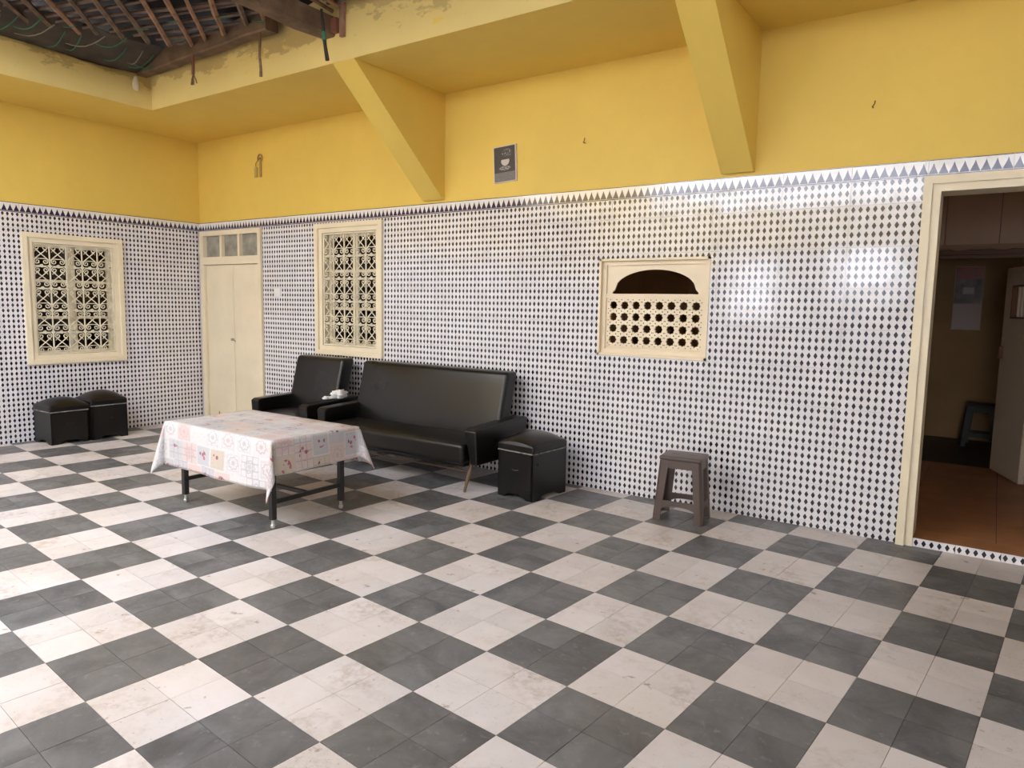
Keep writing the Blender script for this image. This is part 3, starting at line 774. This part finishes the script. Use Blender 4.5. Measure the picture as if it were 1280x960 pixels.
# ------------------------------------------------------------------ storage ottomans
def make_ottoman(label, loc, rz, W, D, H, cush, group=None):
    t = empty('storage_ottoman', loc, rz); tag(t, label, 'ottoman', group)
    mb = MB(); tk = .018
    def panel(w, along, at_):          # panel with a shallow arched cut-out at the foot
        N = 16; pts = []
        for i in range(N+1):
            x = -w/2+w*i/N; f = x/(w/2)
            z = 0 if abs(f) > .55 else .032*math.sqrt(max(0, 1-(f/.55)**4))
            pts.append((x, z))
        for i in range(N):
            (xa, za), (xb, zb) = pts[i], pts[i+1]
            mb.prism([(xa, za), (xb, zb), (xb, H), (xa, H)], 'y' if along == 'x' else 'x', *( (at_, at_+math.copysign(tk, -at_)) ))
    panel(W, 'x', -D/2); panel(W, 'x', D/2); panel(D, 'y', -W/2+.001); panel(D, 'y', W/2-.001)
    mb.box((-W/2+.01, -D/2+.01, .06), (W/2-.01, D/2-.01, .075))
    mb.build('body', 'black_leather', t)
    MB().box((-W/2-.003, -D/2-.003, H-.004), (W/2+.003, D/2+.003, H+.004)).build('welt', 'worn_edge', t)
    def fn(p):
        fx, fy = p.x/(W/2), p.y/(D/2)
        z = p.z+(max(0, 1-fx*fx)*max(0, 1-fy*fy))**.6*cush if p.z > 0 else p.z
        return (p.x, p.y, z)
    MB().rbox((W+.010, D+.010, .055), (0, 0, H+.0305), .014, 8, fn).build('padded_lid', 'black_leather', t, True)
    MB().tube([(-.03, -D/2-.002, H*.62), (-.0, -D/2-.008, H*.60), (.03, -D/2-.002, H*.62)], .004, 6).build('pull_tab', 'black_leather', t)
    for sx in (-1, 1):
        for sy in (-1, 1): MB().rbox((.05, .05, .012), (sx*(W/2-.026), sy*(D/2-.026), .006), .003, 1).build('foot', 'black_leather', t)
    return t
make_ottoman('black leather storage ottoman beside the sofa arm', (4.895, -.415, 0), math.radians(-5), .325, .41, .345, .075)
make_ottoman('black leather storage ottoman, flatter one of the pair under the window', (.225, -1.655, 0), math.radians(90.5), .345, .345, .312, .068, 'ottomans below the end wall window')
make_ottoman('black leather storage ottoman with plumper lid, nearer the door of the pair', (.235, -1.288, 0), math.radians(89), .345, .35, .337, .08, 'ottomans below the end wall window')

# ------------------------------------------------------------------ sofa and armchair
def make_seat(name, label, x0, x1, cat, rz=0):
    Wd = x1-x0; cx = (x0+x1)/2; t = empty(name, (cx, 0, 0), rz); tag(t, label, cat)
    aw = .115; h = Wd/2
    def slant(p, y0, y1, z0, z1):     # y at foot and head of a leaning slab
        f = (p.z+0.0); return f
    # backrest: leaning slab
    bh = .53; bw = Wd-.13
    def fb(p):
        f = (p.z+bh/2)/bh; y = p.y-.30+.13*f
        front = p.y < 0
        if front: y -= .018*max(0, 1-(p.x/(bw/2))**2)*max(0, 1-((f-.45)/.55)**2)
        return (p.x, y, p.z)
    MB().rbox((bw, .15, bh), (0, 0, .345+bh/2), .030, 8, fb).build('backrest', 'black_leather', t, True)
    # seat cushion
    sw = Wd-2*aw+.02
    def fs(p):
        z = p.z
        if z > 0: z += .022*max(0, 1-(p.x/(sw/2))**2)**.5*max(0, 1-(p.y/.24)**2)
        return (p.x, p.y, z+.03*(-p.y/.24)*0)
    MB().rbox((sw, .47, .155), (0, -.525, .290), .030, 8, fs).build('seat_cushion', 'black_leather', t, True)
    MB().rbox((sw-.02, .46, .05), (0, -.50, .215), .012, 2).build('seat_frame', 'black_leather', t, True)
    for s in (-1, 1):
        xo = s*h
        # arm: side board, raking front, padded top
        A = MB(); n = 6
        prof = [(-.735, .470), (-.715, .215), (-.08, .215), (-.04, .505), (-.09, .515), (-.70, .490)]
        def tap(y, z): return aw*(.55+.45*(z-.215)/.29)
        vs = []; 
        for y, z in prof: vs.append((xo, y, z))
        for y, z in prof: vs.append((xo-s*tap(y, z), y, z))
        m = len(prof)
        A.add(vs, [tuple(range(m)), tuple(range(m, 2*m))]+[(i, (i+1) % m, m+(i+1) % m, m+i) for i in range(m)])
        me = A.mesh('arm'); me.materials.append(MT['black_leather'])
        bm = bmesh.new(); bm.from_mesh(me); bmesh.ops.bevel(bm, geom=bm.edges[:], offset=.012, segments=3, profile=.6, affect='EDGES'); bm.to_mesh(me); bm.free()
        me.polygons.foreach_set('use_smooth', [True]*len(me.polygons)); me.set_sharp_from_angle(angle=math.radians(50))
        link('arm', me, None, t)
        for yy, dy in ((-.64, -.07), (-.16, .05)):
            MB().tube([(s*(h-.10), yy, .235), (s*(h-.115), yy+dy, .012), (s*(h-.115), yy+dy, 0)], [.017, .011, .011], 8).build('leg', 'brown_wire', t, True)
    # sprung wire under the seat frame
    mb = MB(); zz = .135; a, b = -h+.14, h-.14
    mb.tube([(a, -.62, zz), (b, -.62, zz)], .005, 5)
    k = max(4, int((b-a)/.1)); pts = [(a+(b-a)*i/k, -.62, zz if i % 2 else .195) for i in range(k+1)]
    mb.tube(pts, .0025, 4); mb.build('spring_wire', 'brown_wire', t)
    return t
make_seat('sofa', 'black leather sofa with slim arms between the ottoman and the armchair', 2.86, 4.60, 'sofa')
make_seat('armchair', 'black leather armchair below the tall grilled window', 1.93, 2.725, 'armchair')

# crumpled white cloth lying on the armchair's arm
mb = MB(); R = random.Random(3)
def blob(c, s, seed):
    bm = bmesh.new(); bmesh.ops.create_icosphere(bm, subdivisions=3, radius=1); rr = random.Random(seed)
    ph = [rr.uniform(0, 6) for _ in range(6)]
    for v in bm.verts:
        k = 1+.22*math.sin(5*v.co.x+ph[0])*math.sin(4*v.co.y+ph[1])+.16*math.sin(9*v.co.z+ph[2]+3*v.co.x)+.08*math.sin(14*v.co.y+ph[3])
        v.co *= k; v.co = Vector((c[0]+v.co.x*s[0], c[1]+v.co.y*s[1], max(c[2]-s[2]*.86, c[2]+v.co.z*s[2])))
    base = [tuple(v.co) for v in bm.verts]; fs = [tuple(v.index for v in f.verts) for f in bm.faces]; bm.free(); mb.add(base, fs)
blob((0, .02, .038), (.052, .085, .044), 1); blob((-.005, -.13, .018), (.022, .035, .016), 2); blob((0, -.075, .016), (.018, .05, .013), 5)
tag(mb.build('crumpled_cloth', 'tissue', smooth='all', loc=(2.665, -.33, .506)), 'small crumpled white cloth on the armchair arm', 'cloth')

# ------------------------------------------------------------------ low table and its printed cloth
TX0, TX1, TY0, TY1, TZ = 3.03, 4.185, -2.19, -1.49, .565
tb = empty('low_table', ((TX0+TX1)/2, (TY0+TY1)/2, 0)); tag(tb, 'low table with black square tube legs under a printed cloth', 'table')
cx, cy = tb.location.x, tb.location.y
MB().rbox((TX1-TX0-.02, TY1-TY0-.02, .025), (0, 0, TZ-.0145), .004, 1).build('tabletop', 'old_timber', tb)
lx0, lx1, ly0, ly1 = 3.13-cx, 4.085-cx, -2.115-cy, -1.565-cy
for x in (lx0, lx1):
    for y in (ly0, ly1):
        lg = MB().rbox((.036, .036, TZ-.03-.055), (x, y, .055+(TZ-.03-.055)/2), .004, 1).build('leg', 'black_steel', tb)
        MB().lathe([(.008, 0), (.014, .004), (.016, .02), (.010, .026), (.009, .05), (.013, .058)], 12, (x, y, 0)).build('foot', 'foot_cap', lg, True)
    MB().rbox((.026, ly1-ly0, .026), (x, 0, .165), .003, 1).build('stretcher', 'black_steel', tb)
    MB().rbox((.026, ly1-ly0, .030), (x, 0, TZ-.045), .003, 1).build('apron_rail', 'black_steel', tb)
MB().rbox((lx1-lx0, .026, .026), (0, 0, .165), .003, 1).build('stretcher', 'black_steel', tb)
for y in (ly0, ly1): MB().rbox((lx1-lx0, .026, .030), (0, y, TZ-.045), .003, 1).build('apron_rail', 'black_steel', tb)
# cloth
hx, hy = (TX1-TX0)/2, (TY1-TY0)/2
ovx, ovyf, ovyb = .205, .300, .24
def axis(h, o1, o2, n, m):
    a = [-h-o1+o1*i/m for i in range(m)] + [-h+2*h*i/n for i in range(n+1)] + [h+o2*(i+1)/m for i in range(m)]
    return a
us = axis(hx, .215, ovx, 26, 16); vs_ = axis(hy, ovyf, ovyb, 18, 16)
pts = []; uvs = []
def drape(u, v):
    ex = max(0, abs(u)-hx); ey = max(0, abs(v)-hy); sx = 1 if u > 0 else -1; sy = 1 if v > 0 else -1
    px, py = max(-hx, min(hx, u)), max(-hy, min(hy, v)); z = TZ+.0015
    wob = .0
    if ex == 0 and ey == 0: return Vector((px, py, z+.001*math.sin(9*u)*math.sin(11*v)))
    lean = .05
    if ey == 0:
        ripple = .012*math.sin(7*v+1.0+sx)*ex/.2+.004*math.sin(23*v)*ex/.2
        return Vector((px+sx*(ex*lean+.003+ripple*.8), py, z-ex))
    if ex == 0:
        ripple = .012*math.sin(6*u+.7)*ey/.3+.005*math.sin(17*u+1)*ey/.3
        return Vector((px, py+sy*(ey*lean+.003+ripple), z-ey))
    r = math.hypot(ex, ey); th = math.atan2(ey, ex); f = math.sin(2*th)**1.2
    k = {(1, -1): .16, (-1, -1): .24, (1, 1): .30, (-1, 1): .30}[(sx, sy)]
    out = r*(lean+k*f)+.003
    # fold swings from the x side towards the y side
    a = PI/2*(1/(1+math.exp(-9*(th/(PI/2)-.5))))
    a = a if .02 < th < PI/2-.02 else th
    rip = .012*math.sin(7*sy*hy+1.0+sx)*ex/.2*.8*(1-th/(PI/2)) + .012*math.sin(6*sx*hx+.7)*ey/.3*(th/(PI/2))
    return Vector((px+sx*(out*math.cos(a)+rip*math.cos(a)), py+sy*(out*math.sin(a)+rip*math.sin(a)), z-r*math.sqrt(max(.2, 1-(k*f)**2))))
for v in vs_:
    for u in us: pts.append(drape(u, v)); uvs.append((u+1, v+1))
nu = len(us); fs = [(j*nu+i, j*nu+i+1, (j+1)*nu+i+1, (j+1)*nu+i) for j in range(len(vs_)-1) for i in range(nu-1)]
me = bpy.data.meshes.new('tablecloth'); me.from_pydata([tuple(p) for p in pts], [], fs)
ul = me.uv_layers.new(name='UVMap')
for l in me.loops: ul.data[l.index].uv = uvs[l.vertex_index]
me.polygons.foreach_set('use_smooth', [True]*len(me.polygons)); me.materials.append(MT['printed_oilcloth'])
tc = link('tablecloth', me, None, None, (cx, cy, 0)); tag(tc, 'pale patchwork printed oilcloth with red flowers draped over the low table', 'tablecloth')
sm = tc.modifiers.new('thickness', 'SOLIDIFY'); sm.thickness = .0012; sm.offset = 1

# ------------------------------------------------------------------ things on the walls
t = empty('wall_poster', (4.312, .0075, 2.392)); t.rotation_euler = (0, math.radians(-3), 0); tag(t, 'small dark poster with pale cup hung on the yellow wall', 'poster')
MB().box((-.112, -.012, 0), (.112, .002, .288)).build('card', 'paper', t)
MB().box((-.104, -.0135, .006), (.100, -.012, .280)).build('print', 'poster_print', t)
t = empty('wall_hanger', (1.11, .009, 2.70)); tag(t, 'little yellowed ring hook with dangling stick above the closed door', 'hook')
ring = [(.03+.035*math.cos(a), -.012, .195+.038*math.sin(a)) for a in [PI*1.15-2*PI*.82*i/16 for i in range(17)]]
MB().tube(ring, .008, 6).build('ring', 'hanger_dark', t, True)
MB().tube([(.03, .002, .19), (.02, -.02, .188)], .012, 8).build('pin', 'hanger_dark', t)
MB().rbox((.03, .012, .15), (.032, -.008, .075), .004, 1).build('stick', 'hanger_dark', t)
MB().tube([(-.005, -.01, .175), (-.04, -.012, .15), (-.045, -.012, .11)], .005, 5).rbox((.05, .014, .105), (-.045, -.008, .055), .006, 1).build('tag', 'hanger_paint', t)
t = empty('light_switch', (1.40, 0, 1.49)); tag(t, 'white light switch on the tiles between the closed door and grilled window', 'switch')
pl = MB().rbox((.085, .018, .085), (0, -.006, 0), .005, 1).build('plate', 'white_plastic', t, True)
MB().rbox((.035, .01, .05), (0, -.016, 0), .003, 1).build('rocker', 'white_plastic', t, True)
for x, z, lab in ((5.03, 2.62, 'bent nail in the yellow wall near the poster'), (6.975, 2.61, 'bent nail in the yellow wall towards the kitchen doorway')):
    tag(MB().tube([(0, .012, 0), (0, -.02, 0), (.012, -.028, .012), (.014, -.026, .03)], .0035, 5).build('bent_nail', 'nail_iron', loc=(x, 0, z)), lab, 'nail')
tag(MB().lathe([(.018, 0), (.028, .016), (.031, .05), (.024, .09), (.014, .12)], 12).build('lamp_holder', 'plaster_knob', smooth=True, loc=(EX+.045, -1.20, 3.305)), 'pale knob-like lamp holder at the corner of the two beams', 'lamp holder')

# ------------------------------------------------------------------ roof of timbers, cane trellis and tarpaulin
def timber(label, a, b, w, h, seed):
    a, b = Vector(a), Vector(b); d = b-a; L = d.length; R = random.Random(seed); mb = MB(); N = 14; vs = []
    d.normalize(); s = d.cross(Vector((0, 0, 1))).normalized(); u = s.cross(d)
    for i in range(N+1):
        c = a+d*(L*i/N)+u*R.uniform(-.006, .006)+s*R.uniform(-.006, .006); k = 1+R.uniform(-.06, .06)
        for p, q in ((-.5, -.42), (-.42, -.5), (.42, -.5), (.5, -.42), (.5, .42), (.42, .5), (-.42, .5), (-.5, .42)): vs.append(c+s*(p*w*k)+u*(q*h*k))
    fs = [(i*8+k, i*8+(k+1) % 8, (i+1)*8+(k+1) % 8, (i+1)*8+k) for i in range(N) for k in range(8)]+[tuple(range(8)), tuple(range(N*8, N*8+8))]
    tag(mb.add(vs, fs).build('roof_timber', 'old_timber'), label, 'timber')
timber('old roof timber lying along the yellow beam, two strings hang from it', (.72, -1.105, 3.53), (2.90, -1.16, 3.545), .11, .15, 1)
timber('old roof rafter crossing the courtyard with its end on the long yellow beam', (3.42, -.99, 3.42), (3.34, -5.4, 3.50), .13, .15, 2)
tag(MB().rbox((.06, .05, .10), (0, 0, 0), .006, 1).build('wooden_wedge', 'red_wood', loc=(3.505, -1.06, 3.42)), 'reddish wooden wedge beside the rafter end', 'wedge')
tag(MB().rbox((.04, .03, .24), (0, 0, 0), .004, 1).build('wooden_post', 'cane', loc=(3.57, -1.052, 3.45)), 'thin upright wooden stick against the long beam', 'stick')

tr = empty('cane_trellis', (0, 0, 0)); tag(tr, 'brown cane trellis roof of crossed slats under the dark tarpaulin', 'trellis')
POLY = [(1.02, -2.5), (1.75, -1.13), (3.30, -1.13), (3.30, -3.3), (1.02, -3.3)]
def clip_line(p, d, poly):
    ts = []
    for i in range(len(poly)):
        a, b = Vector(poly[i]), Vector(poly[(i+1) % len(poly)]); e = b-a
        den = d.x*e.y-d.y*e.x
        if abs(den) < 1e-9: continue
        w = a-p; t = (w.x*e.y-w.y*e.x)/den; s = (w.x*d.y-w.y*d.x)/den
        if 0 <= s <= 1: ts.append(t)
    return (min(ts), max(ts)) if len(ts) >= 2 else None
def slats(name, ang, spacing, z, w, poly, jit, mat, seed):
    R = random.Random(seed); d = Vector((math.cos(ang), math.sin(ang))); nrm = Vector((-d.y, d.x))
    c = sum((Vector(p) for p in poly), Vector((0, 0)))/len(poly)
    for k in range(-40, 41):
        p = c+nrm*(spacing*k+R.uniform(-jit, jit)); dd = (d+nrm*R.uniform(-.03, .03)).normalized(); r = clip_line(p, dd, poly)
        if not r or r[1]-r[0] < .12: continue
        a, b = p+dd*(r[0]+R.uniform(-.05, .06)), p+dd*(r[1]+R.uniform(-.06, .05)); N = 5; ps = []
        for i in range(N+1):
            q = a.lerp(b, i/N); ps.append((q.x+R.uniform(-.006, .006), q.y+R.uniform(-.006, .006), z+R.uniform(-.006, .006)))
        ww = w*R.uniform(.8, 1.2)
        MB().tube(ps, [ww*R.uniform(.85, 1.1) for _ in ps], 5).build(name, mat if R.random() < .6 else 'cane_grey', tr)
slats('cane', math.radians(138), .165, 3.545, .021, POLY, .02, 'cane', 4)
slats('cross_slat', math.radians(17), .125, 3.582, .017, POLY, .016, 'cane_grey', 5)
P2 = [(3.45, -1.075), (4.5, -1.065), (4.9, -1.6), (4.9, -3.3), (3.45, -3.3)]
slats('cane', math.radians(100), .16, 3.54, .014, P2, .03, 'cane', 8)
slats('cross_slat', math.radians(4), .085, 3.57, .016, P2, .02, 'cane_grey', 9)
def sheet(name, label, cat, x0, x1, y0, y1, zf, mat, n=46):
    vs = []; fs = []
    for j in range(n+1):
        for i in range(n+1):
            x, y = x0+(x1-x0)*i/n, y0+(y1-y0)*j/n; vs.append((x, y, zf(x, y)))
    for j in range(n):
        for i in range(n): a = j*(n+1)+i; fs.append((a, a+1, a+n+2, a+n+1))
    o = MB().add(vs, fs).build(name, mat, smooth='all'); tag(o, label, cat)
    m = o.modifiers.new('thickness', 'SOLIDIFY'); m.thickness = .004; return o
def zt(x, y): return 3.70+.05*math.sin(2.3*x+1)*math.sin(1.9*y)+.02*math.sin(9*x+4*y)
sheet('tarpaulin', 'dark tarpaulin stretched over the cane trellis', 'tarpaulin',  .55, 9.75, -3.6, -.85, zt, 'tarp')
sheet('tarpaulin', 'added dark sheet over the middle of the courtyard roof, out of view, shutting out sky light', 'tarpaulin', 4.5, 9.75, -7.2, -3.61, lambda x, y: 3.72+.03*math.sin(2*x)*math.sin(2*y), 'tarp', 20)  # added out of view to keep sky light off the right side
sheet('tarpaulin', 'added dark sheet over the unseen rear corner of the courtyard roof, shutting out sky light', 'tarpaulin', 6.6, 9.75, -8.2, -7.21, lambda x, y: 3.72+.03*math.sin(2*x)*math.sin(2*y), 'tarp', 20)  # unseen extra cover, added to narrow the sky opening
# netting over the end beam
def zn(x, y):
    f = max(0, min(1, (x-.84)/.55)); return 3.475*(1-f)+3.60*f-.03*math.sin(PI*f)+.012*math.sin(11*x+7*y)*f
sheet('roof_netting', 'sagging dark netting tucked over the end wall beam', 'netting', .84, 1.42, -3.9, -1.08, zn, 'netting', 30)
R = random.Random(11)
for k in range(13):
    y = -2.5+k*.115; x = 1.0+.3*R.random(); pts = []
    dx, dy = R.uniform(-.28, -.12), R.uniform(-.22, .02)
    for i in range(7):
        f = i/6; pts.append((x+.28+dx*f*1.4, y+dy*f, 3.535-.05*math.sin(PI*f)-.05*f+.004*R.random()))
    g = 'green_twine' if k % 3 != 1 else 'grey_twine'
    tag(MB().tube(pts, .0045, 4).build('twine', g), ('green' if g[2] == 'e' and g[0:5] == 'green' else 'grey')+' twine end hanging from the cane trellis edge', 'twine', ('green' if g[:5] == 'green' else 'grey')+' twine ends along the trellis')
for k in range(5):
    p = Vector((1.5+.35*k+R.uniform(-.1, .1), -1.9+.18*k+R.uniform(-.15, .1)))
    pts = [(p.x+.09*i/5, p.y+.05*i/5-.02*math.sin(PI*i/5), 3.525-.012*math.sin(PI*i/5)) for i in range(6)]
    tag(MB().tube(pts, .004, 4).build('twine_tie', 'green_twine'), 'short green twine tie knotted round the canes', 'twine', 'green ties on the canes')
# strings hanging in front of the long beam
t = empty('frayed_rope', (1.855, -1.175, 3.22)); tag(t, 'short reddish rope with frayed end hanging from the timber', 'rope')
MB().tube([(0, 0, .25), (.004, 0, .15), (0, 0, .09)], .013, 7).build('cord', 'red_rope', t, True)
for k in range(5):
    a = R.uniform(-1, 1); MB().tube([(0, 0, .095), (.025*a, .004*k-.008, .05), (.04*a, .004*k-.008, R.uniform(0, .02))], .005, 4).build('strand', 'rope', t)
tag(MB().tube([(0, 0, .36), (.006, 0, .25), (0, 0, .16), (.012, 0, .05), (.010, 0, 0)], [.010, .012, .010, .012, .014], 6).build('hanging_string', 'rope', smooth=True, loc=(2.80, -1.20, 3.135)), 'long tan string hanging straight from the end of the timber', 'string')
t = empty('hanging_strap', (3.545, -1.20, 3.125)); tag(t, 'black strap with green band hanging beside the rafter end', 'strap')
MB().tube([(-.03, 0, .36), (-.01, 0, .22), (.008, 0, .10), (.03, 0, 0)], [.010, .014, .013, .016], 6).build('strap', 'black_strap', t, True)
MB().tube([(-.008, 0, .20), (.001, 0, .14)], .0165, 6).build('band', 'green_twine', t, True)

# ground and greenery outside the garden openings
tag(MB().box((-8, -20, -.16), (18, RY-.25, -.06)).build('floor_outside', 'pale_ground'), 'pale ground outside the courtyard', 'ground', kind='structure')
